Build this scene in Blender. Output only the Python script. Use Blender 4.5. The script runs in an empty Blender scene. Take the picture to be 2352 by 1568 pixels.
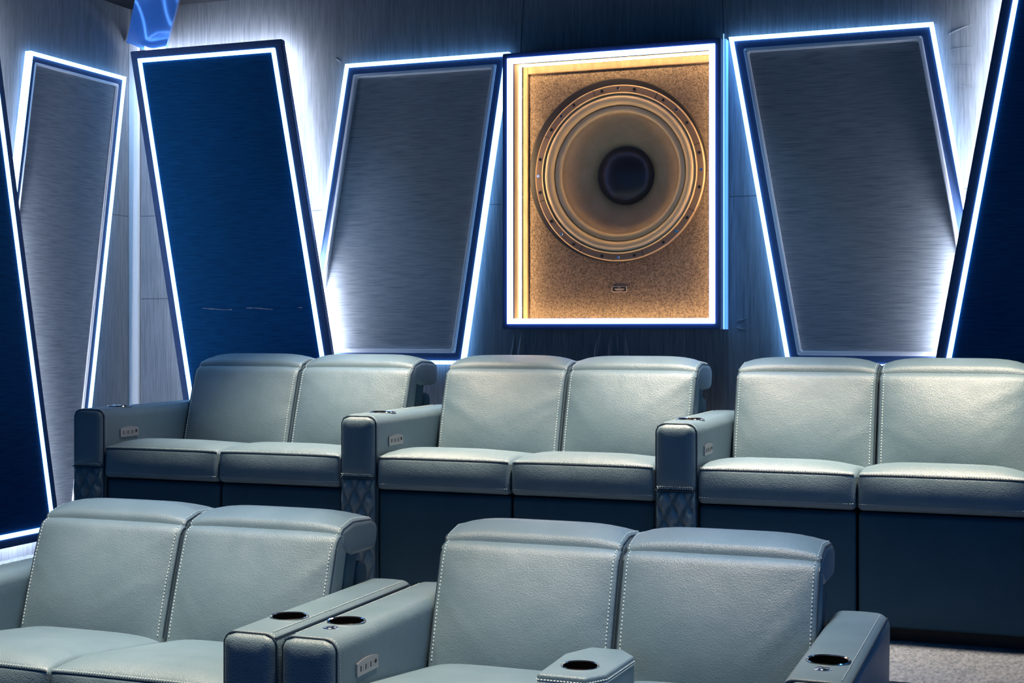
import bpy, bmesh, math, random
from mathutils import Vector, Matrix
PI = math.pi
C = bpy.context.scene.collection
# ---------------------------------------------------------------- camera
F_PX, HOR, W, H = 3240.0, 757.0, 2352.0, 1568.0
TH = math.atan(1224.0 / 3240.0)
cd = bpy.data.cameras.new('camera'); cam = bpy.data.objects.new('camera', cd); C.objects.link(cam)
cd.sensor_width = 36.0; cd.lens = 36.0 * F_PX / W
cd.shift_y = -(H / 2 - HOR) / W
cam.location = (0, 0, 1.45); cam.rotation_euler = (PI / 2, 0, TH)
cd.clip_start = 0.05
bpy.context.scene.camera = cam
# ---------------------------------------------------------------- world and light
sc = bpy.context.scene
w = bpy.data.worlds.new('room_ambient'); sc.world = w; w.use_nodes = True
bgn = w.node_tree.nodes['Background']
bgn.inputs[0].default_value = (0.012, 0.17, 0.52, 1); bgn.inputs[1].default_value = 0.55
sc.view_settings.view_transform = 'Standard'
try: sc.view_settings.look = 'None'
except Exception: pass
sc.view_settings.exposure = 0.0; sc.view_settings.gamma = 1.0
sc.view_settings.use_curve_mapping = False

def spot(x, y, z, tx, ty, tz, power, col, size, blend=1.0, rad=0.16):
    l = bpy.data.lights.new('ceiling_or_fill_spot', 'SPOT'); l.energy = power; l.color = col
    l.spot_size = math.radians(size); l.spot_blend = blend; l.shadow_soft_size = rad
    o = bpy.data.objects.new('ceiling_or_fill_spot', l); C.objects.link(o); o.location = (x, y, z)
    o.rotation_euler = (Vector((tx, ty, tz)) - Vector((x, y, z))).to_track_quat('-Z', 'Y').to_euler()
    return o
WARM = (1.0, 0.80, 0.59)
COOL = (0.30, 0.60, 1.0)
for x in (-2.55, -1.34, -0.20):                       # downlights over the back row
    spot(x, 4.74, 2.98, x, 4.86, 0.9, 600, WARM, 58)
for x in (-2.98, -2.36, -1.74, -0.90):                 # downlights over the front row
    spot(x, 3.12, 2.98, x, 3.32, 0.5, 365, WARM, 46 if x < -2.9 else 50)
for x in (-2.6, -0.9):                          # blue downlights behind the front row, over the head rests
    spot(x, 4.0, 2.98, x, 3.85, 0.5, 130, COOL, 46)
for x in (-3.0, -1.2):                          # the same over the back row
    spot(x, 5.42, 2.98, x, 5.42, 1.2, 60, COOL, 64)
spot(1.9, 3.2, 2.9, -1.0, 3.9, 0.3, 60, (0.10, 0.42, 1.0), 44, 1.0, .12)   # added blue fill lamp, out of view, tints the sofas' right sides

# ---------------------------------------------------------------- materials
def nodes(m):
    m.use_nodes = True
    nt = m.node_tree; return nt, nt.nodes, nt.links, nt.nodes['Principled BSDF']
def mat(name, col, rough=0.5, metal=0.0, spec=0.5, emit=None, es=0.0):
    m = bpy.data.materials.new(name); nt, n, l, b = nodes(m)
    b.inputs['Base Color'].default_value = (*col, 1); b.inputs['Roughness'].default_value = rough
    b.inputs['Metallic'].default_value = metal; b.inputs['Specular IOR Level'].default_value = spec
    if emit:
        b.inputs['Emission Color'].default_value = (*emit, 1); b.inputs['Emission Strength'].default_value = es
    else:
        t = n.new('ShaderNodeTexNoise'); t.inputs['Scale'].default_value = 60
        mr = n.new('ShaderNodeMapRange'); mr.inputs[3].default_value = max(0.02, rough - .06); mr.inputs[4].default_value = min(1, rough + .06)
        l.new(t.outputs['Fac'], mr.inputs[0]); l.new(mr.outputs[0], b.inputs['Roughness'])
    return m
def grain_mat(name, c1, c2, sc3, rough=0.7, bump=0.3, dist=0.002, spec=0.3, lo=.3, hi=.7):
    m = bpy.data.materials.new(name); nt, n, l, b = nodes(m)
    tc = n.new('ShaderNodeTexCoord'); mp = n.new('ShaderNodeMapping'); mp.inputs['Scale'].default_value = sc3
    l.new(tc.outputs['Object'], mp.inputs[0])
    t = n.new('ShaderNodeTexNoise'); t.inputs['Scale'].default_value = 1; t.inputs['Detail'].default_value = 5
    t.inputs['Roughness'].default_value = .65
    l.new(mp.outputs[0], t.inputs['Vector'])
    r = n.new('ShaderNodeValToRGB'); r.color_ramp.elements[0].color = (*c1, 1); r.color_ramp.elements[1].color = (*c2, 1)
    r.color_ramp.elements[0].position = lo; r.color_ramp.elements[1].position = hi
    l.new(t.outputs['Fac'], r.inputs[0]); l.new(r.outputs[0], b.inputs['Base Color'])
    bp = n.new('ShaderNodeBump'); bp.inputs['Strength'].default_value = bump; bp.inputs['Distance'].default_value = dist
    l.new(t.outputs['Fac'], bp.inputs['Height']); l.new(bp.outputs[0], b.inputs['Normal'])
    b.inputs['Roughness'].default_value = rough; b.inputs['Specular IOR Level'].default_value = spec
    return m
def leather_mat(name, c1, c2, scale=330, rough=.47, spec=.7):
    m = bpy.data.materials.new(name); nt, n, l, b = nodes(m)
    tc = n.new('ShaderNodeTexCoord')
    v = n.new('ShaderNodeTexVoronoi'); v.inputs['Scale'].default_value = scale; v.feature = 'F1'
    nz = n.new('ShaderNodeTexNoise'); nz.inputs['Scale'].default_value = 7; nz.inputs['Detail'].default_value = 3
    nz2 = n.new('ShaderNodeTexNoise'); nz2.inputs['Scale'].default_value = 160; nz2.inputs['Detail'].default_value = 3
    for q in (v, nz, nz2): l.new(tc.outputs['Object'], q.inputs['Vector'])
    r = n.new('ShaderNodeValToRGB'); r.color_ramp.elements[0].color = (*c1, 1); r.color_ramp.elements[1].color = (*c2, 1)
    r.color_ramp.elements[0].position = .3; r.color_ramp.elements[1].position = .75
    l.new(nz.outputs['Fac'], r.inputs[0]); l.new(r.outputs[0], b.inputs['Base Color'])
    ad = n.new('ShaderNodeMath'); ad.operation = 'ADD'
    l.new(v.outputs['Distance'], ad.inputs[0]); l.new(nz2.outputs['Fac'], ad.inputs[1])
    bp = n.new('ShaderNodeBump'); bp.inputs['Strength'].default_value = .36; bp.inputs['Distance'].default_value = .0018
    l.new(ad.outputs[0], bp.inputs['Height'])
    bp2 = n.new('ShaderNodeBump'); bp2.inputs['Strength'].default_value = .35; bp2.inputs['Distance'].default_value = .012
    l.new(nz.outputs['Fac'], bp2.inputs['Height']); l.new(bp2.outputs[0], bp.inputs['Normal'])
    l.new(bp.outputs[0], b.inputs['Normal'])
    b.inputs['Roughness'].default_value = rough; b.inputs['Specular IOR Level'].default_value = spec
    return m
M = {}
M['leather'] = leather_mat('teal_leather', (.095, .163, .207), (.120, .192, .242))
M['leather_shaded'] = leather_mat('teal_leather_shaded', (.022, .070, .110), (.030, .084, .128), spec=.3, rough=.6)  # leather darkened, shade on the leg rest panels is put into the colour
M['piping'] = mat('dark_piping', (.012, .03, .055), .5)
M['stitch'] = mat('pale_thread', (.50, .62, .66), .7)
M['wall'] = grain_mat('woven_wall_cloth_upright', (.105, .125, .155), (.20, .225, .26), (150, 150, 7), lo=.28, hi=.62)
M['panel_grey'] = grain_mat('woven_panel_cloth_grey', (.13, .155, .19), (.27, .30, .34), (9, 9, 230), lo=.28, hi=.58)
M['panel_blue'] = grain_mat('woven_panel_cloth_blue', (.001, .034, .11), (.003, .070, .20), (9, 9, 230), lo=.28, hi=.6, spec=.12, rough=.85)
M['frame_blue'] = grain_mat('frame_cloth_navy', (.03, .06, .15), (.045, .09, .20), (200, 200, 40), bump=.1)
M['led'] = mat('led_diffuser', (.9, .95, 1), .4, emit=(.22, .52, 1.0), es=5.4)
M['led_speaker'] = mat('led_diffuser_speaker', (.9, .95, 1), .4, emit=(.20, .36, 1.0), es=8)
M['led_back'] = mat('led_wash_strip', (.9, .95, 1), .4, emit=(.86, .90, 1.0), es=34)
M['led_back_soft'] = mat('led_wash_strip_soft', (.9, .95, 1), .4, emit=(.80, .88, 1.0), es=9)
M['led_warm'] = mat('led_warm_strip', (1, .9, .7), .4, emit=(1.0, .68, .34), es=80)
M['silver'] = mat('satin_silver_trim', (.80, .82, .88), .38, .15)
M['chrome'] = mat('chrome', (.75, .76, .8), .12, 1.0)
M['black'] = mat('matt_black', (.008, .008, .01), .6)
M['black_rubber'] = mat('black_rubber', (.012, .012, .014), .45)
M['cup'] = mat('cup_liner', (.02, .018, .016), .25, .8)
M['plate'] = mat('brushed_plate', (.36, .36, .39), .38, .5)
M['trim_pale'] = mat('pale_corner_trim', (.62, .64, .66), .55)
M['ceiling'] = grain_mat('dark_ceiling', (.008, .010, .016), (.014, .018, .026), (30, 30, 30))
M['carpet'] = grain_mat('grey_carpet', (.08, .10, .135), (.25, .28, .33), (110, 45, 110), rough=.95, bump=1, dist=.01, spec=.1)
M['carpet_dark'] = grain_mat('dark_blue_carpet', (.02, .03, .05), (.05, .07, .11), (110, 45, 110), rough=.95, bump=1, dist=.01, spec=.1)  # for the unseen lower floor, coloured dark to cut light bounced onto the sofas
M['board'] = grain_mat('speckled_speaker_board', (.050, .037, .032), (.24, .18, .135), (170, 170, 170), rough=.7, bump=.9, dist=.004, lo=.35, hi=.68)
M['cone'] = grain_mat('paper_cone', (.50, .32, .14), (.62, .41, .20), (12, 12, 12), rough=.6, bump=.15)
M['surround'] = mat('speaker_surround', (.66, .48, .25), .34)
M['ring'] = mat('speaker_ring_metal', (.26, .18, .115), .42, .3)
M['cap'] = mat('dust_cap', (.035, .030, .032), .30)
M['wood'] = grain_mat('raw_wood_edge', (.18, .115, .07), (.26, .175, .11), (30, 30, 8), rough=.7)
M['blue_gloss'] = mat('blue_gloss', (.05, .20, .62), .16, .25, 1.0)
M['badge_gold'] = mat('badge_gold', (.75, .62, .45), .4, .5)

# ---------------------------------------------------------------- helpers
def link(name, bm, m, parent=None, smooth=False, ang=40):
    me = bpy.data.meshes.new(name)
    bmesh.ops.recalc_face_normals(bm, faces=bm.faces)
    bm.to_mesh(me); bm.free()
    for i in (m if isinstance(m, (list, tuple)) else [m]): me.materials.append(i)
    if smooth:
        me.polygons.foreach_set('use_smooth', [True] * len(me.polygons))
        try: me.set_sharp_from_angle(angle=math.radians(ang))
        except Exception: pass
    o = bpy.data.objects.new(name, me); C.objects.link(o)
    if parent: o.parent = parent
    return o
def empty(name, loc, label, cat, group=None, rz=0):
    o = bpy.data.objects.new(name, None); C.objects.link(o); o.location = loc; o.rotation_euler = (0, 0, rz)
    o.empty_display_size = .1
    o['label'] = label; o['category'] = cat
    if group: o['group'] = group
    return o
def struct(name, bm, m, **k):
    o = link(name, bm, m, **k); o['kind'] = 'structure'; return o
def box(bm, x0, x1, y0, y1, z0, z1):
    v = [bm.verts.new((x, y, z)) for z in (z0, z1) for x, y in ((x0, y0), (x1, y0), (x1, y1), (x0, y1))]
    for f in ((0, 1, 2, 3), (4, 5, 6, 7), (0, 1, 5, 4), (1, 2, 6, 5), (2, 3, 7, 6), (3, 0, 4, 7)): bm.faces.new([v[i] for i in f])
def tube(bm, pts, r, n=8, closed=False):
    rings = []; P = [Vector(p) for p in pts]; N = len(P)
    for i in range(N):
        a = P[(i - 1) % N] if (closed or i > 0) else P[i]
        b = P[(i + 1) % N] if (closed or i < N - 1) else P[i]
        t = (b - a); t = t.normalized() if t.length > 1e-9 else Vector((0, 0, 1))
        up = Vector((0, 0, 1)) if abs(t.z) < .9 else Vector((0, 1, 0))
        u = t.cross(up).normalized(); v = t.cross(u)
        rings.append([bm.verts.new(P[i] + r * (math.cos(2 * PI * k / n) * u + math.sin(2 * PI * k / n) * v)) for k in range(n)])
    for i in range(N if closed else N - 1):
        A, B = rings[i], rings[(i + 1) % N]
        if closed and i == N - 1:                       # match the nearest vertex so the joint does not twist
            k0 = min(range(n), key=lambda k: (A[0].co - B[k].co).length); B = B[k0:] + B[:k0]
            if (A[1].co - B[1].co).length > (A[1].co - B[-1].co).length: B = [B[0]] + B[1:][::-1]
        for k in range(n): bm.faces.new((A[k], A[(k + 1) % n], B[(k + 1) % n], B[k]))
    if not closed:
        bm.faces.new(rings[0]); bm.faces.new(rings[-1])
def round_poly(pts, rad, n=5, seg=.03):
    """2D polygon with rounded corners, long sides subdivided"""
    N = len(pts); out = []
    for i in range(N):
        p0, p, p1 = Vector(pts[i - 1]), Vector(pts[i]), Vector(pts[(i + 1) % N])
        r = rad[i] if isinstance(rad, (list, tuple)) else rad
        a = (p0 - p).normalized(); b = (p1 - p).normalized()
        h = math.acos(max(-1, min(1, a.dot(b)))) / 2
        if r <= 1e-6 or h > PI / 2 - .02: out.append(p); continue
        d = min(r / math.tan(h), .49 * (p0 - p).length, .49 * (p1 - p).length); rr = d * math.tan(h)
        c = p + (a + b).normalized() * (rr / math.sin(h))
        s, e = p + a * d - c, p + b * d - c
        a0 = math.atan2(s.y, s.x); a1 = math.atan2(e.y, e.x); da = (a1 - a0 + PI) % (2 * PI) - PI
        for k in range(n + 1):
            t = a0 + da * k / n; out.append(c + rr * Vector((math.cos(t), math.sin(t))))
    res = []
    for i in range(len(out)):
        p, q = out[i], out[(i + 1) % len(out)]; L = (q - p).length; k = max(1, int(L / seg))
        for j in range(k): res.append(p.lerp(q, j / k))
    return res
def offset_poly(P, d):
    """inset a closed 2D outline by d using vertex normals"""
    N = len(P); area = sum(P[i].x * P[(i + 1) % N].y - P[(i + 1) % N].x * P[i].y for i in range(N)); sg = 1 if area > 0 else -1
    out = []
    for i in range(N):
        a = (P[i] - P[i - 1]); b = (P[(i + 1) % N] - P[i])
        na = Vector((-a.y, a.x)).normalized() * sg; nb = Vector((-b.y, b.x)).normalized() * sg
        m = na + nb; m = m / max(.35, m.dot(na)) if m.length > 1e-6 else na
        out.append(P[i] + m * d)
    return out
def loft(bm, prof, s0, s1, r, axis='x', seg=.04, fn=None, rend=None, n=5):
    """prof swept along an axis with rounded ends; returns the grid of vertices"""
    r2 = r if rend is None else rend
    L = s1 - s0; st = []
    for k in range(n + 1):
        a = PI / 2 * k / n; st.append((s0 + r * (1 - math.cos(a)), r * (1 - math.sin(a))))
    K = max(1, int((L - r - r2) / seg))
    for k in range(1, K): st.append((s0 + r + (L - r - r2) * k / K, 0))
    for k in range(n, -1, -1):
        a = PI / 2 * k / n; st.append((s1 - r2 * (1 - math.cos(a)), r2 * (1 - math.sin(a))))
    grid = []
    for s, ins in st:
        pp = offset_poly(prof, ins); row = []
        for p in pp:
            co = {'x': (s, p.x, p.y), 'y': (p.x, s, p.y), 'z': (p.x, p.y, s)}[axis]
            if fn: co = fn(*co)
            row.append(bm.verts.new(co))
        grid.append(row)
    N = len(prof)
    for a, b in zip(grid, grid[1:]):
        for k in range(N): bm.faces.new((a[k], a[(k + 1) % N], b[(k + 1) % N], b[k]))
    bm.faces.new(grid[0]); bm.faces.new(grid[-1])
    return [[v.co.copy() for v in row] for row in grid]
def dashes(bm, path, pitch=.0095, ln=.0055, r=.0016):
    """thread dashes laid along a polyline"""
    acc = 0.0; nxt = pitch * .5
    for a, b in zip(path, path[1:]):
        L = (b - a).length
        if L < 1e-7: continue
        t = (b - a) / L
        while nxt <= acc + L:
            c = a + t * (nxt - acc)
            up = Vector((0, 0, 1)) if abs(t.z) < .9 else Vector((0, 1, 0))
            u = t.cross(up).normalized(); v = t.cross(u)
            e0 = [bm.verts.new(c - t * ln / 2 + r * (math.cos(k * PI / 2) * u + math.sin(k * PI / 2) * v)) for k in range(4)]
            e1 = [bm.verts.new(c + t * ln / 2 + r * (math.cos(k * PI / 2) * u + math.sin(k * PI / 2) * v)) for k in range(4)]
            for k in range(4): bm.faces.new((e0[k], e0[(k + 1) % 4], e1[(k + 1) % 4], e1[k]))
            bm.faces.new(e0); bm.faces.new(e1)
            nxt += pitch
        acc += L
def lathe(bm, prof, cx, cz, y0, n=96, close=False):
    """prof of (radius, y) spun about the Y axis through (cx, cz)"""
    rings = []
    for r, y in prof:
        if r < 1e-6: rings.append([bm.verts.new((cx, y0 + y, cz))])
        else: rings.append([bm.verts.new((cx + r * math.cos(2 * PI * k / n), y0 + y, cz + r * math.sin(2 * PI * k / n))) for k in range(n)])
    pairs = list(zip(rings, rings[1:])) + ([(rings[-1], rings[0])] if close else [])
    for A, B in pairs:
        for k in range(n):
            if len(B) == 1: bm.faces.new((A[k], A[(k + 1) % n], B[0]))
            elif len(A) == 1: bm.faces.new((A[0], B[k], B[(k + 1) % n]))
            else: bm.faces.new((A[k], A[(k + 1) % n], B[(k + 1) % n], B[k]))
def lathe_z(bm, prof, cx, cy, z0, n=40, close=False):
    rings = []
    for r, z in prof:
        if r < 1e-6: rings.append([bm.verts.new((cx, cy, z0 + z))])
        else: rings.append([bm.verts.new((cx + r * math.cos(2 * PI * k / n), cy + r * math.sin(2 * PI * k / n), z0 + z)) for k in range(n)])
    pairs = list(zip(rings, rings[1:])) + ([(rings[-1], rings[0])] if close else [])
    for A, B in pairs:
        for k in range(n):
            if len(B) == 1: bm.faces.new((A[k], A[(k + 1) % n], B[0]))
            elif len(A) == 1: bm.faces.new((A[0], B[k], B[(k + 1) % n]))
            else: bm.faces.new((A[k], A[(k + 1) % n], B[(k + 1) % n], B[k]))
def stitch(parent, path, *a):
    bm = bmesh.new(); dashes(bm, path, *a); return link('stitching', bm, M['stitch'], parent)
def pipe(parent, path, r=.0026, n=6):
    bm = bmesh.new(); tube(bm, path, r, n); return link('piping', bm, M['piping'], parent, smooth=True)
def cut(o, cutters):
    """boolean cylinders out of a mesh and bake the result"""
    tmp = []
    for bm in cutters:
        me = bpy.data.meshes.new('t'); bmesh.ops.recalc_face_normals(bm, faces=bm.faces); bm.to_mesh(me); bm.free()
        c = bpy.data.objects.new('t', me); C.objects.link(c); c.parent = o.parent; tmp.append(c)
        md = o.modifiers.new('b', 'BOOLEAN'); md.object = c; md.operation = 'DIFFERENCE'; md.solver = 'EXACT'
    bpy.context.view_layer.update()
    dg = bpy.context.evaluated_depsgraph_get()
    me = bpy.data.meshes.new_from_object(o.evaluated_get(dg))
    o.modifiers.clear(); old = o.data; o.data = me; me.name = old.name
    for c in tmp:
        m_ = c.data; bpy.data.objects.remove(c); bpy.data.meshes.remove(m_)
def cyl_z(cx, cy, z0, z1, r, n=40):
    bm = bmesh.new(); lathe_z(bm, [(0, z0), (r, z0), (r, z1), (0, z1)], cx, cy, 0, n); return bm

# ---------------------------------------------------------------- room shell
XL, YB, ZR, ZC = -4.223, 5.85, 0.45, 3.03
# back wall with the niche the speaker box sits in
NX0, NX1, NZ0, NZ1 = -2.19, -1.27, 1.47, 2.635
bm = bmesh.new()
for x0, x1, z0, z1 in ((XL, NX0, 0, ZC), (NX1, 2.7, 0, ZC), (NX0, NX1, 0, NZ0), (NX0, NX1, NZ1, ZC)):
    box(bm, x0, x1, YB, YB + .30, z0, z1)
bmesh.ops.remove_doubles(bm, verts=bm.verts, dist=1e-5)
wb = struct('wall_back', bm, M['wall'])
bm = bmesh.new(); box(bm, XL - .12, XL, 0.6, YB + .30, 0, ZC)
wl = struct('wall_left', bm, M['wall'])
def seam_obj(parent, segs):
    for a, b in segs:
        bm = bmesh.new(); tube(bm, [a, b], .0014, 6); link('cloth_seam', bm, M['piping'], parent)
seam_obj(wb, [((XL + .06, YB, 2.008), (-2.26, YB, 2.008)), ((-1.235, YB, 2.008), (1.6, YB, 2.008)), ((XL + .06, YB, 1.602), (-3.9, YB, 1.602)),
              ((-2.17, YB, 2.66), (-2.15, YB, ZC)), ((-1.255, YB, 2.62), (-1.275, YB, ZC))])
seam_obj(wl, [((XL, 5.0, 2.008), (XL, 5.83, 2.008))])
bm = bmesh.new(); box(bm, XL - .12, 2.7, 0.6, YB + .30, ZC, ZC + .1)
struct('ceiling', bm, M['ceiling'])
bm = bmesh.new(); box(bm, XL, 2.7, .6, 4.12, -.1, 0)
struct('floor', bm, M['carpet_dark'])
bm = bmesh.new(); box(bm, XL, 2.7, 4.12, YB, -.1, ZR)
bmesh.ops.bevel(bm, geom=[e for e in bm.edges if all(abs(v.co.z - ZR) < 1e-4 and abs(v.co.y - 4.12) < 1e-4 for v in e.verts)], offset=.02, segments=3, affect='EDGES')
r_ = struct('riser_platform', bm, M['carpet']); r_['label'] = 'grey carpeted riser under the back row of sofas'; r_['category'] = 'platform'
bm = bmesh.new(); box(bm, XL, XL + .056, YB - .018, YB, ZR, 2.86)
bmesh.ops.bevel(bm, geom=bm.edges[:], offset=.003, segments=2, affect='EDGES')
struct('trim_1', bm, M['trim_pale'])
# cloth puckers where panels meet the wall: small folds under the speaker box
def folds(parent, name, items):
    bm = bmesh.new()
    for x0, z0, x1, z1, r in items:
        n = 10; P = []
        for i in range(n + 1):
            t = i / n; P.append(Vector((x0 + (x1 - x0) * t + .006 * math.sin(5 * t + x0 * 9), YB + .001, z0 + (z1 - z0) * t)))
        N = 8; rings = []
        for i, p in enumerate(P):
            rr = r * math.sin(PI * min(1, (i + .3) / n * .98 + .01)) + .0004
            rings.append([bm.verts.new(p + Vector((rr * 1.6 * math.cos(2 * PI * k / N), rr * .75 * math.sin(2 * PI * k / N), 0))) for k in range(N)])
        for A, B in zip(rings, rings[1:]):
            for k in range(N): bm.faces.new((A[k], A[(k + 1) % N], B[(k + 1) % N], B[k]))
        bm.faces.new(rings[0]); bm.faces.new(rings[-1])
    return link(name, bm, M['wall'], parent, smooth=True)
folds(wb, 'cloth_folds', [(-2.16, 1.44, -2.20, 1.22, .010), (-2.19, 1.44, -2.25, 1.2, .006), (-2.1, 1.45, -2.12, 1.3, .004),
      (-1.75, 1.44, -1.76, 1.2, .006), (-1.72, 1.45, -1.70, 1.22, .005), (-1.69, 1.45, -1.665, 1.2, .006), (-1.80, 1.45, -1.83, 1.24, .006),
      (-1.212, 1.48, -1.16, 1.50, .008), (-1.212, 1.46, -1.16, 1.45, .007), (-.36, 2.62, -.27, 2.66, .008), (-.355, 2.56, -.26, 2.57, .007),
      (-.355, 2.5, -.25, 2.49, .006), (-.33, 2.42, -.24, 2.40, .006), (-3.05, 2.69, -3.10, 2.72, .006)])

# ---------------------------------------------------------------- wall panels
def on_back(a, z, d): return (a, YB - d, z)
def on_left(a, z, d): return (XL + d, a, z)
def inset(poly, d):
    """exact inset of a convex polygon by d on every side"""
    N = len(poly); P = [Vector(p) for p in poly]
    area = sum(P[i].x * P[(i + 1) % N].y - P[(i + 1) % N].x * P[i].y for i in range(N)); sg = 1 if area > 0 else -1
    out = []
    for i in range(N):
        a = P[i] - P[i - 1]; b = P[(i + 1) % N] - P[i]
        na = Vector((-a.y, a.x)).normalized() * sg; nb = Vector((-b.y, b.x)).normalized() * sg
        p1 = P[i - 1] + na * d; p2 = P[i] + nb * d
        den = a.x * b.y - a.y * b.x
        t = ((p2.x - p1.x) * b.y - (p2.y - p1.y) * b.x) / den
        out.append(p1 + a * t)
    return out
def prism(bm, poly, on, d0, d1):
    A = [bm.verts.new(on(p[0], p[1], d0)) for p in poly]; B = [bm.verts.new(on(p[0], p[1], d1)) for p in poly]
    bm.faces.new(A); bm.faces.new(B); n = len(A)
    for k in range(n): bm.faces.new((A[k], A[(k + 1) % n], B[(k + 1) % n], B[k]))
def ring(bm, outer, inner, on, d0, d1):
    n = len(outer)
    V = [[bm.verts.new(on(p[0], p[1], d)) for p in P] for P, d in ((outer, d0), (outer, d1), (inner, d1), (inner, d0))]
    for j in range(4):
        A, B = V[j], V[(j + 1) % 4]
        for k in range(n): bm.faces.new((A[k], A[(k + 1) % n], B[(k + 1) % n], B[k]))
def bev(bm, w=.004, s=2):
    bmesh.ops.recalc_face_normals(bm, faces=bm.faces)
    bmesh.ops.bevel(bm, geom=bm.edges[:], offset=w, segments=s, affect='EDGES')
def box_panel(name, poly, on, loc, label, stand=.070, depth=.104, led_in=.040, led_w=.019, wash=('led_back', 'led_back'), bottom=None, mount=.255):
    """cloth-wrapped box standing off the wall: LED line let into its face, LED tape behind it that washes the wall"""
    t = empty(name, loc, label, 'wall panel', 'light-edged wall panels')
    off = Vector(loc)
    onl = lambda a, z, d: tuple(Vector(on(a, z, d)) - off)
    face = inset(poly, led_in + led_w)
    bm = bmesh.new(); ring(bm, [Vector(p) for p in poly], inset(poly, led_in), onl, stand, depth); bev(bm); link('frame', bm, M['frame_blue'], t)
    bm = bmesh.new(); prism(bm, inset(poly, led_in + .001), onl, stand, depth - .008); link('back_board', bm, M['frame_blue'], t)
    bm = bmesh.new(); prism(bm, face, onl, depth - .008, depth - .001); link('cloth_face', bm, M['panel_blue'], t)
    bm = bmesh.new(); ring(bm, inset(poly, led_in), face, onl, depth - .0078, depth + .005); link('led_strip', bm, M['led'], t)
    for (i, j), ws in zip(((1, 2), (3, 0), (2, 3), (0, 1)), (*wash, wash[0], bottom)):
        if not ws: continue
        q = inset(poly, .015); q2 = inset(poly, .031)
        bm = bmesh.new(); prism(bm, [q[i], q[j], q2[j], q2[i]], onl, stand - .026, stand - .0005); link('wash_light', bm, M[ws], t)
    q = inset(poly, mount); bm = bmesh.new(); ring(bm, q, inset(poly, mount + .04), onl, 0, stand - .0005); link('wall_mount', bm, M['black'], t)
    return t
def flat_panel(name, led, on, loc, label, border=.042, width=.018, rise=.038):
    """thin frame on the wall: LED around its rim, navy border, silver moulding, grey cloth"""
    t = empty(name, loc, label, 'wall panel', 'light-edged wall panels')
    off = Vector(loc)
    onl = lambda a, z, d: tuple(Vector(on(a, z, d)) - off)
    lo = inset(led, -.0085); li = inset(led, .0085); tr = inset(led, border); ti = inset(led, border + width)
    bm = bmesh.new(); ring(bm, lo, li, onl, .004, .034); link('led_strip', bm, M['led'], t)
    bm = bmesh.new(); ring(bm, li, tr, onl, .004, .026); link('border', bm, M['frame_blue'], t)
    bm = bmesh.new(); ring(bm, tr, ti, onl, .004, rise); bev(bm, .004); link('silver_moulding', bm, M['silver'], t)
    bm = bmesh.new(); prism(bm, ti, onl, .004, .018); link('cloth_face', bm, M['panel_grey'], t)
    return t
flat_panel('acoustic_panel', [(4.73, .55), (5.405, .55), (5.759, 2.673), (5.084, 2.673)], on_left, (XL, 5.1, 1.6),
           'narrow tilted grey cloth panel on the left wall beside the corner, rimmed with white light', .034, .012, .030)
box_panel('acoustic_panel', [(3.95, .524), (5.197, .524), (4.765, 2.80), (3.52, 2.80)], on_left, (XL, 4.3, 1.6),
          'dark navy raised panel at the far left, its lit bottom corner behind the front sofa', wash=('led_back', None), bottom='led_back', mount=.50)
box_panel('acoustic_panel', [(-3.746, .524), (-2.908, .524), (-3.316, 2.80), (-4.153, 2.80)], on_back, (-3.5, YB, 1.6),
          'royal blue slanted raised panel by the corner with a thin scuff low on its cloth', wash=('led_back', 'led_back_soft'))
flat_panel('acoustic_panel', [(-3.246, 1.303), (-2.436, 1.303), (-2.2235, 2.667), (-3.013, 2.667)], on_back, (-2.7, YB, 2.0),
           'grey cloth panel with silver inner moulding between the blue panel and the subwoofer')
flat_panel('acoustic_panel', [(-.983, 1.303), (-.184, 1.303), (-.421, 2.66), (-1.222, 2.66)], on_back, (-.7, YB, 2.0),
           'large grey cloth panel with silver inner moulding to the right of the subwoofer')
box_panel('acoustic_panel', [(-.545, .524), (.30, .524), (.70, 2.80), (-.14, 2.80)], on_back, (.1, YB, 1.6),
          'navy raised panel at the right edge of the picture, cut off by the frame', wash=('led_back', 'led_back'))
# scuff line on the blue panel
scuff_parent = [o for o in bpy.data.objects if o.get('label', '').startswith('royal blue')][0]
rnd = random.Random(4); sm_ = mat('scuff', (.35, .30, .30), .8)
for a, b in ((-3.74, -3.69), (-3.69, -3.58), (-3.50, -3.42), (-3.42, -3.36), (-3.225, -3.205)):
    n = 8; bm = bmesh.new()
    for i in range(n):
        x0 = a + (b - a) * i / n; x1 = a + (b - a) * (i + 1) / n
        r = rnd.uniform(.0006, .0022); zz = 1.548 + .004 * math.sin(x0 * 23)
        box(bm, x0 + 3.5, x1 + 3.5, -.1046, -.1025, zz - r - 1.6, zz + r - 1.6)
    link('scuff_mark', bm, sm_, scuff_parent)

# ---------------------------------------------------------------- subwoofer
sx, sz = -1.737, 2.132
sp = empty('subwoofer', (sx, YB, sz), 'huge round subwoofer in a light-framed wall box, glowing amber inside', 'subwoofer')
def ons(a, z, d): return (a - sx, -d, z - sz)
outer = [(-2.213, 1.452), (-1.250, 1.452), (-1.250, 2.653), (-2.213, 2.653)]
open_ = inset(outer, .046)
bm = bmesh.new(); ring(bm, [Vector(p) for p in outer], inset(outer, .023), ons, 0, .11); bev(bm, .003); link('frame', bm, M['frame_blue'], sp)
bm = bmesh.new(); ring(bm, inset(outer, .0235), open_, ons, .101, .116); link('led_strip', bm, M['led_speaker'], sp)
bm = bmesh.new(); ring(bm, inset(outer, .0232), open_, ons, .085, .1005); link('front_lip', bm, M['frame_blue'], sp)
bm = bmesh.new(); ring(bm, inset(outer, .0235), inset(outer, .030), ons, -.04, .084); link('inner_frame', bm, M['wood'], sp)
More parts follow.
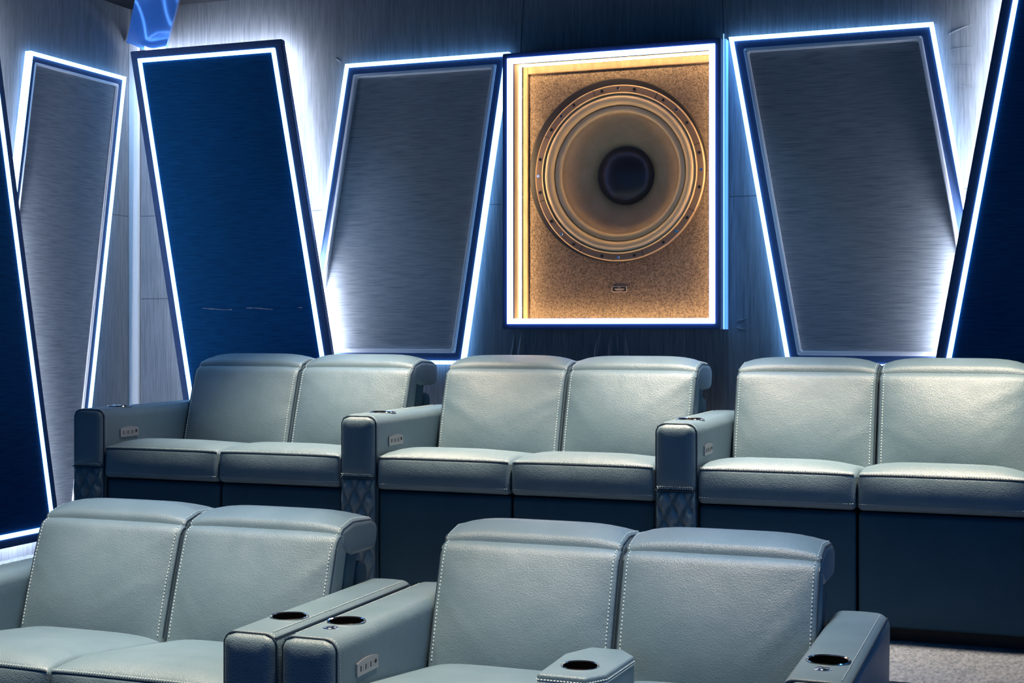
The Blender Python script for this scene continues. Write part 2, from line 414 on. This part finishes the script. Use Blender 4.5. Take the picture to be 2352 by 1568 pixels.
wl_, wt_ = inset(outer, .024), inset(outer, .030)
bm = bmesh.new(); box(bm, -2.213 + .030 - sx, -2.213 + .052 - sx, .070, .085, 1.482 - sz, 2.623 - sz); bev(bm, .002); link('wood_edge', bm, M['wood'], sp)
bm = bmesh.new(); box(bm, -2.213 + .0525 - sx, -1.250 - .030 - sx, .070, .085, 2.590 - sz, 2.623 - sz); bev(bm, .002); link('wood_edge', bm, M['wood'], sp)
bm = bmesh.new()
prism(bm, inset(outer, .030), ons, -.13, -.0855)
board = link('speaker_board', bm, M['board'], sp)
cb = bmesh.new(); lathe(cb, [(0, -.3), (.330, -.3), (.330, .4), (0, .4)], 0, 0, 0, 96)
cut(board, [cb])
wi = inset(outer, .0340)
for a_, b_, d_ in ((3, 0, -.030), (2, 3, -.028), (0, 1, -.028), (1, 2, -.028)):              # warm tape tucked behind the front lip
    bm = bmesh.new(); tube(bm, [ons(p[0], p[1], d_) for p in (wi[a_], wi[b_])], .0035, 8); link('amber_light', bm, M['led_warm'], sp)
# driver: y grows into the wall; board front at y = +.085
Y0 = .085
bm = bmesh.new(); lathe(bm, [(.330, .02), (.402, .0), (.402, -.006), (.398, -.0125), (.330, -.0125)], -.016, .013, Y0, 128, True); link('gasket', bm, M['black_rubber'], sp, smooth=True)
bm = bmesh.new(); lathe(bm, [(.350, -.0128), (.350, -.026), (.354, -.030), (.379, -.030), (.384, -.026), (.384, -.0128)], 0, 0, Y0, 128, True)
link('mounting_ring', bm, M['ring'], sp, smooth=True, ang=30)
bm = bmesh.new(); lathe(bm, [(.3515, -.0125), (.3515, -.034), (.3465, -.036), (.3445, -.030), (.3445, -.0125)], 0, 0, Y0, 128, True)
link('ring_lip', bm, M['surround'], sp, smooth=True)
prof = []
for i in range(13):                                          # two rolls of the surround
    a = PI * i / 12; prof.append((.346 - .024 + .024 * math.cos(a), -.012 - .026 * math.sin(a)))
for i in range(1, 11):
    a = PI * i / 10; prof.append((.298 - .016 + .016 * math.cos(a), -.006 - .013 * math.sin(a)))
bm = bmesh.new(); lathe(bm, prof, 0, 0, Y0, 128); link('surround', bm, M['surround'], sp, smooth=True, ang=80)
bm = bmesh.new()
cp = [(.2665, -.006), (.262, -.002), (.259, -.001)]
for i in range(14):
    t = i / 13; cp.append((.256 - .146 * t, .0 + .105 * (t ** .85)))
lathe(bm, cp + [(.0, .13)], 0, 0, Y0, 128); link('cone', bm, M['cone'], sp, smooth=True, ang=60)
bm = bmesh.new(); lathe(bm, [(.272, -.0075), (.270, -.010), (.268, -.0075)], 0, 0, Y0, 128, True); link('cone_edge', bm, M['ring'], sp, smooth=True)
bm = bmesh.new(); dc = []
for i in range(17):
    a = PI / 2 * i / 16; dc.append((.130 * math.cos(a), .095 - .062 * math.sin(a)))
dc[-1] = (0, dc[-1][1]); lathe(bm, [(.134, .098)] + dc, 0, 0, Y0, 96); link('dust_cap', bm, M['cap'], sp, smooth=True, ang=80)
k = 0
for q in range(8):
    for dd in (-11.5, 0, 11.5):
        a = math.radians(q * 45 + dd); x, z =   .3675 * math.cos(a), .3675 * math.sin(a)
        bm = bmesh.new(); lathe(bm, [(.0072, -.0295), (.0072, -.0318), (.0060, -.0335), (.0035, -.0335), (.003, -.0315), (0, -.0315)], x, z, Y0, 14)
        link('screw', bm, M['black_rubber'] if dd else M['chrome'], sp, smooth=True, ang=30)
# ring joints
for q in range(8):
    a = math.radians(q * 45 + 17.5)
    bm = bmesh.new(); u = Vector((math.cos(a), 0, math.sin(a))); v = Vector((-math.sin(a), 0, math.cos(a)))
    c = [u * r + v * s + Vector((0, Y0 - .0303 - e, 0)) for e in (-.001, .0008) for r, s in ((.354, -.0012), (.382, -.0012), (.382, .0012), (.354, .0012))]
    vs = [bm.verts.new(p) for p in c]
    for f in ((0, 1, 2, 3), (4, 5, 6, 7), (0, 1, 5, 4), (1, 2, 6, 5), (2, 3, 7, 6), (3, 0, 4, 7)): bm.faces.new([vs[i] for i in f])
    link('ring_joint', bm, M['black_rubber'], sp)
# badge
bx, bz = -1.739 - sx, 1.627 - sz
def rr2(w_, h_, r): return round_poly([(bx - w_, bz - h_), (bx + w_, bz - h_), (bx + w_, bz + h_), (bx - w_, bz + h_)], r, 5, 1)
def bprism(bm, P, y0, y1):
    A = [bm.verts.new((p.x, y0, p.y)) for p in P]; B = [bm.verts.new((p.x, y1, p.y)) for p in P]; bm.faces.new(A); bm.faces.new(B); n = len(A)
    for i in range(n): bm.faces.new((A[i], A[(i + 1) % n], B[(i + 1) % n], B[i]))
bm = bmesh.new(); bprism(bm, rr2(.034, .013, .006), .085, .080); bd = link('badge', bm, M['badge_gold'], sp)
bm = bmesh.new(); bprism(bm, rr2(.0315, .0105, .0045), .0805, .0792); link('badge_face', bm, M['black'], bd)
bm = bmesh.new()
for i in range(9):                                           # worn lettering, too small to read in the photograph
    x = bx - .0195 + i * .0047; box(bm, x, x + .0038, .0786, .0794, bz - .0022, bz + .0022)
for i in range(7):
    x = bx - .014 + i * .0042; box(bm, x, x + .0032, .0786, .0794, bz - .0062, bz - .0042)
tube(bm, [(bx + .0055 * math.cos(PI * i / 10), .079, bz + .003 + .0052 * math.sin(PI * i / 10)) for i in range(11)], .0009, 6)
link('badge_lettering', bm, M['badge_gold'], bd)
# tall blue light edge at the right of the speaker box
bm = bmesh.new(); box(bm, 0, .010, -.060, -.012, 0, 1.205)
lt = link('edge_light', bm, mat('led_edge_blue', (.3, .6, 1), .4, emit=(.07, .30, .85), es=.6), None)
lt.location = (-1.2485, YB, 1.452)
lt['label'] = 'thin upright blue light bar along the right side of the subwoofer box'; lt['category'] = 'light bar'
bm = bmesh.new(); box(bm, 0, .003, -.067, -.061, 0, 1.225); link('bright_edge', bm, mat('led_edge_pale', (.6, .8, 1), .4, emit=(.35, .68, 1), es=1.1), lt)

# ---------------------------------------------------------------- glossy blue wing in the ceiling corner
bm = bmesh.new(); rows = []
a0, a1 = Vector((-4.212, 5.80, 2.856)), Vector((-3.99, 5.80, 2.800))
b0, b1 = Vector((-3.872, 5.42, 3.028)), Vector((-3.634, 5.42, 3.005))
NU, NV = 22, 16
def wing(u, v, th):
    p = (a0.lerp(a1, v)).lerp(b0.lerp(b1, v), u)
    b = .022 * math.sin(PI * u * 1.5 + v * 1.9) * math.sin(PI * v)
    nrm = (b0 - a0).cross(a1 - a0).normalized(); nrm = nrm if nrm.y < 0 else -nrm
    return p + nrm * (b + th)
G = [[[bm.verts.new(wing(i / NU, j / NV, th)) for j in range(NV + 1)] for i in range(NU + 1)] for th in (0, -.03)]
for g in G:
    for i in range(NU):
        for j in range(NV): bm.faces.new((g[i][j], g[i + 1][j], g[i + 1][j + 1], g[i][j + 1]))
f0, f1 = G
for i in range(NU):
    bm.faces.new((f0[i][0], f0[i + 1][0], f1[i + 1][0], f1[i][0])); bm.faces.new((f0[i][NV], f0[i + 1][NV], f1[i + 1][NV], f1[i][NV]))
for j in range(NV):
    bm.faces.new((f0[0][j], f0[0][j + 1], f1[0][j + 1], f1[0][j])); bm.faces.new((f0[NU][j], f0[NU][j + 1], f1[NU][j + 1], f1[NU][j]))
wg = link('ceiling_wing', bm, M['blue_gloss'], None, smooth=True, ang=50)
wg['label'] = 'glossy blue slanted strip coming down from the ceiling into the room corner'; wg['category'] = 'ceiling panel'

# ---------------------------------------------------------------- sofas
def heightfield_panel(bm, x0, x1, z0, z1, y, T, fall, rc_top, fn, nx=28, nz=44, back=.012):
    """soft pad: front surface swells by T away from its edges, top corners rounded by rc_top"""
    cx, hw0 = (x0 + x1) / 2, (x1 - x0) / 2; G = []; Bk = []
    for j in range(nz + 1):
        z = z0 + (z1 - z0) * j / nz; hw = hw0
        zz = z - (z1 - rc_top)
        if rc_top > 0 and zz > 0: hw = hw0 - rc_top + math.sqrt(max(0, rc_top ** 2 - zz ** 2))
        hw = max(hw, .004); row = []; rb = []
        for i in range(nx + 1):
            s = -1 + 2 * i / nx; x = cx + hw * s
            d = min(hw * (1 - abs(s)), z - z0, z1 - z); e = min(1, d / fall); e = math.sqrt(max(0, 1 - (1 - e) ** 2))
            yy = y - T * e - (fn(x - x0, z) * e if fn else 0)
            row.append(bm.verts.new((x, yy, z))); rb.append(bm.verts.new((x, y + back, z)))
        G.append(row); Bk.append(rb)
    for j in range(nz):
        for i in range(nx):
            bm.faces.new((G[j][i], G[j][i + 1], G[j + 1][i + 1], G[j + 1][i])); bm.faces.new((Bk[j][i], Bk[j][i + 1], Bk[j + 1][i + 1], Bk[j + 1][i]))
        bm.faces.new((G[j][0], G[j + 1][0], Bk[j + 1][0], Bk[j][0])); bm.faces.new((G[j][nx], G[j + 1][nx], Bk[j + 1][nx], Bk[j][nx]))
    for i in range(nx):
        bm.faces.new((G[0][i], G[0][i + 1], Bk[0][i + 1], Bk[0][i])); bm.faces.new((G[nz][i], G[nz][i + 1], Bk[nz][i + 1], Bk[nz][i]))

AH = .683        # arm height
AL = .84         # arm length
def make_arm(root, x0, x1, plate=None, button=False, outer_side=0, seed=0):
    """armrest: padded body, front pad over a quilted panel, piping, cup holder; plate = side (-1/+1) of the silver control plate"""
    w_ = x1 - x0
    P = round_poly([(x0, .02), (x1, .02), (x1, AH), (x0, AH)], [.008, .008, .034, .030], 6, .03)
    def fn(x, y, z):
        if z > AH - .09:
            s = (x - (x0 + x1) / 2) / (w_ / 2); z += .004 * (1 - s * s) * min(1, max(0, (z - AH + .09) / .09))
        # long soft waist on the sides
        if .1 < z < AH - .05: x += (1 if x < (x0 + x1) / 2 else -1) * .003 * math.sin(PI * (z - .1) / (AH - .15))
        return (x, y, z)
    bm = bmesh.new(); loft(bm, P, .004, AL, .014, 'y', .05, fn, rend=.03)
    arm = link('armrest', bm, M['leather'], root, smooth=True, ang=55)
    cx, cy, cr = (x0 + x1) / 2, .205, .046
    cut(arm, [cyl_z(cx, cy, AH - .085, AH + .05, cr)])
    arm.data.polygons.foreach_set('use_smooth', [True] * len(arm.data.polygons)); arm.data.set_sharp_from_angle(angle=math.radians(50))
    bm = bmesh.new(); zt = AH + .004
    lathe_z(bm, [(.0455, -.0835), (.0455, .001), (.050, .003), (.0515, .001), (.050, -.002), (.0458, -.004)], cx, cy, zt)
    ch = link('cup_holder', bm, M['chrome'], root, smooth=True, ang=50); ch['label'] = 'dark cup holder with a polished rim'
    bm = bmesh.new(); lathe_z(bm, [(.0449, -.002), (.0447, -.080), (0, -.080)], cx, cy, zt); link('cup_liner', bm, M['cup'], ch, smooth=True, ang=50)
    if button:
        bm = bmesh.new(); lathe_z(bm, [(.021, -.002), (.021, .002), (.018, .0035), (.014, .0028), (.012, .0045), (0, .0052)], cx, cy - .088, AH + .002, 28)
        b = link('round_button', bm, M['chrome'], root, smooth=True, ang=40); b['label'] = 'round chrome button in front of the cup holder'
    # front pads
    bm = bmesh.new(); heightfield_panel(bm, x0 + .003, x1 - .003, .462, AH - .002, .006, .020, .042, .032, None, 20, 26)
    link('front_pad', bm, M['leather'], arm, smooth=True, ang=60)
    def quilt(x, z):
        u = x / (w_ / 2.6); v = z / .105
        a = (u + v) % 1.0; b = (u - v) % 1.0
        da = min(a, 1 - a); db = min(b, 1 - b); return .016 * (min(1, da / .34) ** .75) * (min(1, db / .34) ** .75) - .007
    bm = bmesh.new(); heightfield_panel(bm, x0 + .003, x1 - .003, .03, .456, .006, .012, .018, 0, quilt, 44, 120)
    q = link('quilted_panel', bm, M['leather'], arm, smooth=True, ang=70); q['label'] = 'diamond-quilted lower front'
    # piping round the front face
    zt = AH - .001; r = .031
    pp = [Vector((x0 + .002, .0, .03)), Vector((x0 + .002, .0, zt - r))]
    for k in range(1, 7):
        a = PI - PI / 2 * k / 6; pp.append(Vector((x0 + .002 + r + r * math.cos(a), 0, zt - r + r * math.sin(a))))
    for k in range(0, 7):
        a = PI / 2 - PI / 2 * k / 6; pp.append(Vector((x1 - .002 - r + r * math.cos(a), 0, zt - r + r * math.sin(a))))
    pp += [Vector((x1 - .002, 0, .03))]
    pipe(arm, [p + Vector((0, .008, 0)) for p in pp], .0030, 8)
    pipe(arm, [(x0 + .003, -.004, .459), (x1 - .003, -.004, .459)], .0032)
    ox = {1: x1 - .006, -1: x0 + .006}.get(outer_side)
    if outer_side:
        zz = AH - .010
        pipe(arm, [(ox + (-.001 if outer_side > 0 else .001), y, zz) for y in (.01, .2, .4, .6, AL - .03)], .0028)
    top = [p + Vector((0, .019, .0022)) for p in pp[1:-1]]
    stitch(arm, top, .0085, .005, .0013)
    stitch(arm, [Vector((x1 + .0005, .020, zt - r)), Vector((x1 + .0005, .020, .47))], .0085, .005, .0012)
    for dz in (.466, .472): stitch(arm, [Vector((x0 + .008, -.0075 - (dz - .466), dz)), Vector((x1 - .008, -.0075 - (dz - .466), dz))], .0085, .005, .0013)
    if outer_side:
        xx = ox - outer_side * .018
        stitch(arm, [Vector((xx, y, AH + .0022)) for y in (.03, .3, .6, AL - .05)], .0085, .005, .0012)
    if plate:
        fx = x1 if plate > 0 else x0; s = plate
        y0, y1, zc, hh = .108, .228, .585, .0165
        bm = bmesh.new(); n = 14; lo = []; hi = []
        for i in range(n + 1):
            t = i / n; y = y0 + (y1 - y0) * t; arc = .007 * (1 - (2 * t - 1) ** 2)
            for lst, z in ((lo, zc - hh), (hi, zc + hh + arc)): lst.append((y, z))
        out = round_poly([*lo, *hi[::-1]], 0, 1, 1)
        e0 = [bm.verts.new((fx - s * .002, p.x, p.y)) for p in out]; e1 = [bm.verts.new((fx + s * .004, p.x, p.y)) for p in out]
        bm.faces.new(e0); bm.faces.new(e1)
        for i in range(len(out)): bm.faces.new((e0[i], e0[(i + 1) % len(out)], e1[(i + 1) % len(out)], e1[i]))
        cp_ = link('control_plate', bm, M['plate'], root); cp_['label'] = 'silver control plate with a row of small buttons'
        for i in range(6):
            bm = bmesh.new(); yy = y0 + .018 + i * .014
            box(bm, *sorted((fx + s * .0035, fx + s * .0050)), yy, yy + (.0035 if i % 2 == 0 else .009), zc - .006, zc + .008)
            link('button', bm, M['black'] if i in (0, 2, 4) else M['plate'], cp_)
        bm = bmesh.new(); yy = y1 - .018
        vs = [(fx + s * .0062, yy + .0055 * math.cos(a * PI / 6), zc + .004 + .0055 * math.sin(a * PI / 6)) for a in range(12)]
        A = [bm.verts.new(p) for p in vs]; B = [bm.verts.new((p[0] - s * .003, p[1], p[2])) for p in vs]; bm.faces.new(A); bm.faces.new(B)
        for i in range(12): bm.faces.new((A[i], A[(i + 1) % 12], B[(i + 1) % 12], B[i]))
        link('button', bm, M['black'], cp_)
    return arm

def make_seat(root, x0, x1, seed, side_right=False, crown=.0):
    rnd = random.Random(seed)
    w_ = x1 - x0; xc = (x0 + x1) / 2
    # lower front (leg rest) panel
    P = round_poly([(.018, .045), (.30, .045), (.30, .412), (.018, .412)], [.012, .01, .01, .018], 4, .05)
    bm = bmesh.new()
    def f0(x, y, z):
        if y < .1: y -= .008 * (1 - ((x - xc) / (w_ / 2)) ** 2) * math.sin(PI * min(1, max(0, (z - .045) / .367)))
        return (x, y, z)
    loft(bm, P, x0 + .004, x1 - .004, .012, 'x', .05, f0); link('leg_rest_panel', bm, M['leather_shaded'], root, smooth=True, ang=60)
    # seat cushion
    def bulge(x, y, z):
        s = max(-1, min(1, (x - xc) / (w_ / 2))); k = 1 - abs(s) ** 4.5
        if z > .40:
            t = min(1, (z - .40) / .12) * min(1, max(0, (y - .004) / .07)); z += k * (.026 + crown) * math.sin(PI / 2 * t)
        if y < .06: y -= .012 * k * math.sin(PI * min(1, max(0, (z - .41) / .125))) * (1 if z < .54 else .3)
        # fold lines at the corner
        return (x, y, z)
    P = round_poly([(.0, .418), (.64, .38), (.64, .485), (.13, .542), (.004, .538)], [.022, .02, .02, .10, .016], 5, .022)
    bm = bmesh.new(); g = loft(bm, P, x0 + .002, x1 - .002, .018, 'x', .03, bulge, n=7)
    cu = link('seat_cushion', bm, M['leather'], root, smooth=True, ang=70)
    # seam along the front top edge, down at the ends
    idx = min(range(len(P)), key=lambda i: (P[i] - Vector((.004, .533))).length)
    path = [r_[idx] + Vector((0, -.0006, .0)) for r_ in g[4:-4]]
    pipe(cu, path)
    i2 = min(range(len(P)), key=lambda i: (P[i] - Vector((.0, .440))).length)
    for up in (-.0075, .0065):
        stitch(cu, [p + Vector((0, -.0006 + (.0025 if up > 0 else 0), up)) for p in path], .0085, .0050, .0013)
    stitch(cu, [r_[i2] + Vector((0, -.0004, 0)) for r_ in g[4:-4]], .0085, .005, .0008)
    # backrest cushion
    kx = rnd.uniform(.75, .9); wr = []
    for q in range(4):
        wr.append((rnd.uniform(.015, .10), rnd.uniform(.62, .80), rnd.uniform(.35, .95), rnd.uniform(.09, .16), rnd.uniform(.002, .0045), rnd.choice((1, 1, -1))))
    for q in range(4):
        wr.append((rnd.uniform(.15, .45), rnd.uniform(.78, .83), rnd.uniform(1.1, 2.0), rnd.uniform(.03, .08), rnd.uniform(.0006, .0014), rnd.choice((1, -1))))
    def bb(x, y, z):
        s = max(-1, min(1, (x - xc) / (w_ / 2))); k = 1 - abs(s) ** 3
        tz = min(1, max(0, (z - .48) / .365))
        if y < .70: y -= k * .042 * math.sin(PI * min(1, (tz * .94 + .03) ** .8))
        z -= (abs(s) ** 6) * .006 * (z > .8)
        if y < .68:
            for d, zc_, ang, ln, amp, sd in wr:               # gathered leather near an edge
                px = (x1 - d) if sd > 0 else (x0 + d); dx, dz = (x - px) * sd, z - zc_
                ca, sa = math.cos(ang), math.sin(ang); u = dx * ca + dz * sa; v = -dx * sa + dz * ca
                y -= amp * math.exp(-(u / ln) ** 2 - (v / .011) ** 2) * min(1, (1 - abs(s)) * 8)
        return (x, y, z)
    P = round_poly([(.508, .42), (.61, .42), (.715, .832), (.640, .850)], [.02, .02, .02, .036], 6, .018)
    bm = bmesh.new(); g = loft(bm, P, x0 + .004, x1 - .004, .016, 'x', .02, bb, n=5)
    bk = link('backrest', bm, M['leather'], root, smooth=True, ang=70)
    N = len(P)
    jj = [j for j in range(N) if (P[j].x - .508 - (P[j].y - .42) * .307 < .035) and P[j].y > .50]
    jj.sort(key=lambda j: P[j].y)
    for gi in (5, len(g) - 6):
        stitch(bk, [g[gi][j] + Vector((0, -.0008, .0003)) for j in jj], .0105, .0058, .0019)
    for gi in (2, len(g) - 3): pipe(bk, [g[gi][j] for j in jj])
    # rear support of the backrest
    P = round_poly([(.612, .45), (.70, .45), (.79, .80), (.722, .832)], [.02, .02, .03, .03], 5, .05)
    bm = bmesh.new(); loft(bm, P, x0 + .010, x1 - .010, .014, 'x', .05); link('backrest_side', bm, M['leather_shaded'], root, smooth=True, ang=60)
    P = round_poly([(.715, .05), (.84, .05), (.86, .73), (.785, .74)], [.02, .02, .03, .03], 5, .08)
    bm = bmesh.new(); loft(bm, P, x0 + .016, x1 - .016, .014, 'x', .08); link('back_shell', bm, M['leather_shaded'], root, smooth=True, ang=60)
    # headrest
    def hb(x, y, z):
        s = max(-1, min(1, (x - xc) / (w_ / 2))); k = 1 - abs(s) ** 5
        z += .030 * k * math.sin(PI * min(1, max(0, (y - .62) / .3))) * min(1, max(0, (z - .775) / .08))
        return (x, y, z)
    P = round_poly([(.650, .800), (.73, .765), (.895, .765), (.910, .840), (.86, .862), (.74, .868), (.664, .852)], [.018, .03, .03, .035, .04, .05, .022], 6, .02)
    bm = bmesh.new(); g = loft(bm, P, x0 + .002, x1 - .002, .017, 'x', .03, hb, n=6)
    hd = link('headrest', bm, M['leather'], root, smooth=True, ang=70)
    jj = [j for j in range(len(P)) if P[j].y > .832]; jj.sort(key=lambda j: P[j].x)
    for gi in (3, len(g) - 4): pipe(hd, [g[gi][j] for j in jj])
    for gi in (5, len(g) - 6): stitch(hd, [g[gi][j] + Vector((0, 0, .0006)) for j in jj], .0100, .0052, .0015)

def make_sofa(loc, label, arms, seat_w, arm_w, seed, group, console=False, rz=0):
    """arms: dict left/right -> options; local x = 0 at the outer face of the left arm"""
    root = empty('recliner_sofa', loc, label, 'sofa', group, rz)
    if 'left' in arms: make_arm(root, 0, arm_w, **arms['left'])
    xs = arm_w
    for i in range(2):
        make_seat(root, xs + i * seat_w, xs + (i + 1) * seat_w, seed * 10 + i)
    xe = xs + 2 * seat_w
    if 'right' in arms: make_arm(root, xe, xe + arm_w, **arms['right'])
    bm = bmesh.new(); box(bm, arm_w + .01, xe - .01, .06, .80, 0, .06); link('base', bm, M['black'], root)
    bm = bmesh.new(); box(bm, arm_w + .012, xe - .012, .30, .70, .05, .43); link('seat_frame', bm, M['black'], root)
    if console:
        xm = xs + seat_w; cw = .082
        top = [(xm - cw, .17), (xm + cw * .55, .17), (xm + cw, .23), (xm + cw * 1.12, .44), (xm + cw * .55, .50), (xm - cw * .55, .50), (xm - cw * 1.05, .40)]
        P = round_poly(top, .010, 4, .05)
        bm = bmesh.new(); loft(bm, P, .50, .604, .004, 'z', .06, None, rend=.008)
        co = link('center_console', bm, M['leather'], root, smooth=True, ang=50); co['label'] = 'small folding armrest between the two seats, topped with a cup holder'
        ccx, ccy = xm - .005, .285
        cut(co, [cyl_z(ccx, ccy, .545, .65, .044)])
        co.data.polygons.foreach_set('use_smooth', [True] * len(co.data.polygons)); co.data.set_sharp_from_angle(angle=math.radians(40))
        bm = bmesh.new(); lathe_z(bm, [(.0435, -.057), (.0435, .001), (.048, .003), (.0495, .001), (.048, -.002), (.0438, -.004)], ccx, ccy, .604)
        r2 = link('cup_rim', bm, M['chrome'], co, smooth=True, ang=50); r2['label'] = 'polished cup holder rim'
        bm = bmesh.new(); lathe_z(bm, [(.043, -.002), (.043, -.055), (0, -.055)], ccx, ccy, .604); link('cup_liner', bm, M['cup'], co, smooth=True)
        lo = [Vector((p.x, p.y, .590)) for p in offset_poly(P, -.0008)]
        stitch(co, lo + [lo[0]], .0085, .0052, .0015)
        hi = [Vector((p.x, p.y, .583)) for p in offset_poly(P, -.0008)]; stitch(co, hi + [hi[0]], .0085, .0052, .0015)
    return root

ARM = .143
GB = 'teal recliner sofas of the back row'; GF = 'teal recliner sofas of the front row'
YR = 4.635
pitch = 1.19; SW = (pitch - ARM) / 2
make_sofa((-3.618, YR, ZR), 'back row recliner sofa nearest the room corner, below the royal blue panel',
          {'left': dict(plate=1, outer_side=-1)}, SW, ARM, 3, GB)
make_sofa((-2.426, YR, ZR), 'middle recliner sofa of the back row, directly below the subwoofer', {'left': dict(plate=1, outer_side=-1)}, SW, ARM, 5, GB)
make_sofa((-1.234, YR, ZR), 'rightmost recliner sofa of the back row, beside the bare carpet', {'left': dict(plate=1, outer_side=-1), 'right': dict(outer_side=1)}, SW, ARM, 8, GB)
YF = 3.10; AF = .155; SF = .545
make_sofa((-1.79, YF, 0), 'front row recliner sofa with a small folding armrest between its two seats',
          {'left': dict(plate=1, button=True, outer_side=-1), 'right': dict(button=True, outer_side=1)}, SF, AF, 11, GF, console=True)
make_sofa((-1.805 - 2 * AF - 2 * SF, YF, 0), 'front row recliner sofa cut off by the left edge, its right armrest beside the other',
          {'left': dict(outer_side=-1), 'right': dict(outer_side=1)}, SF, AF, 14, GF)
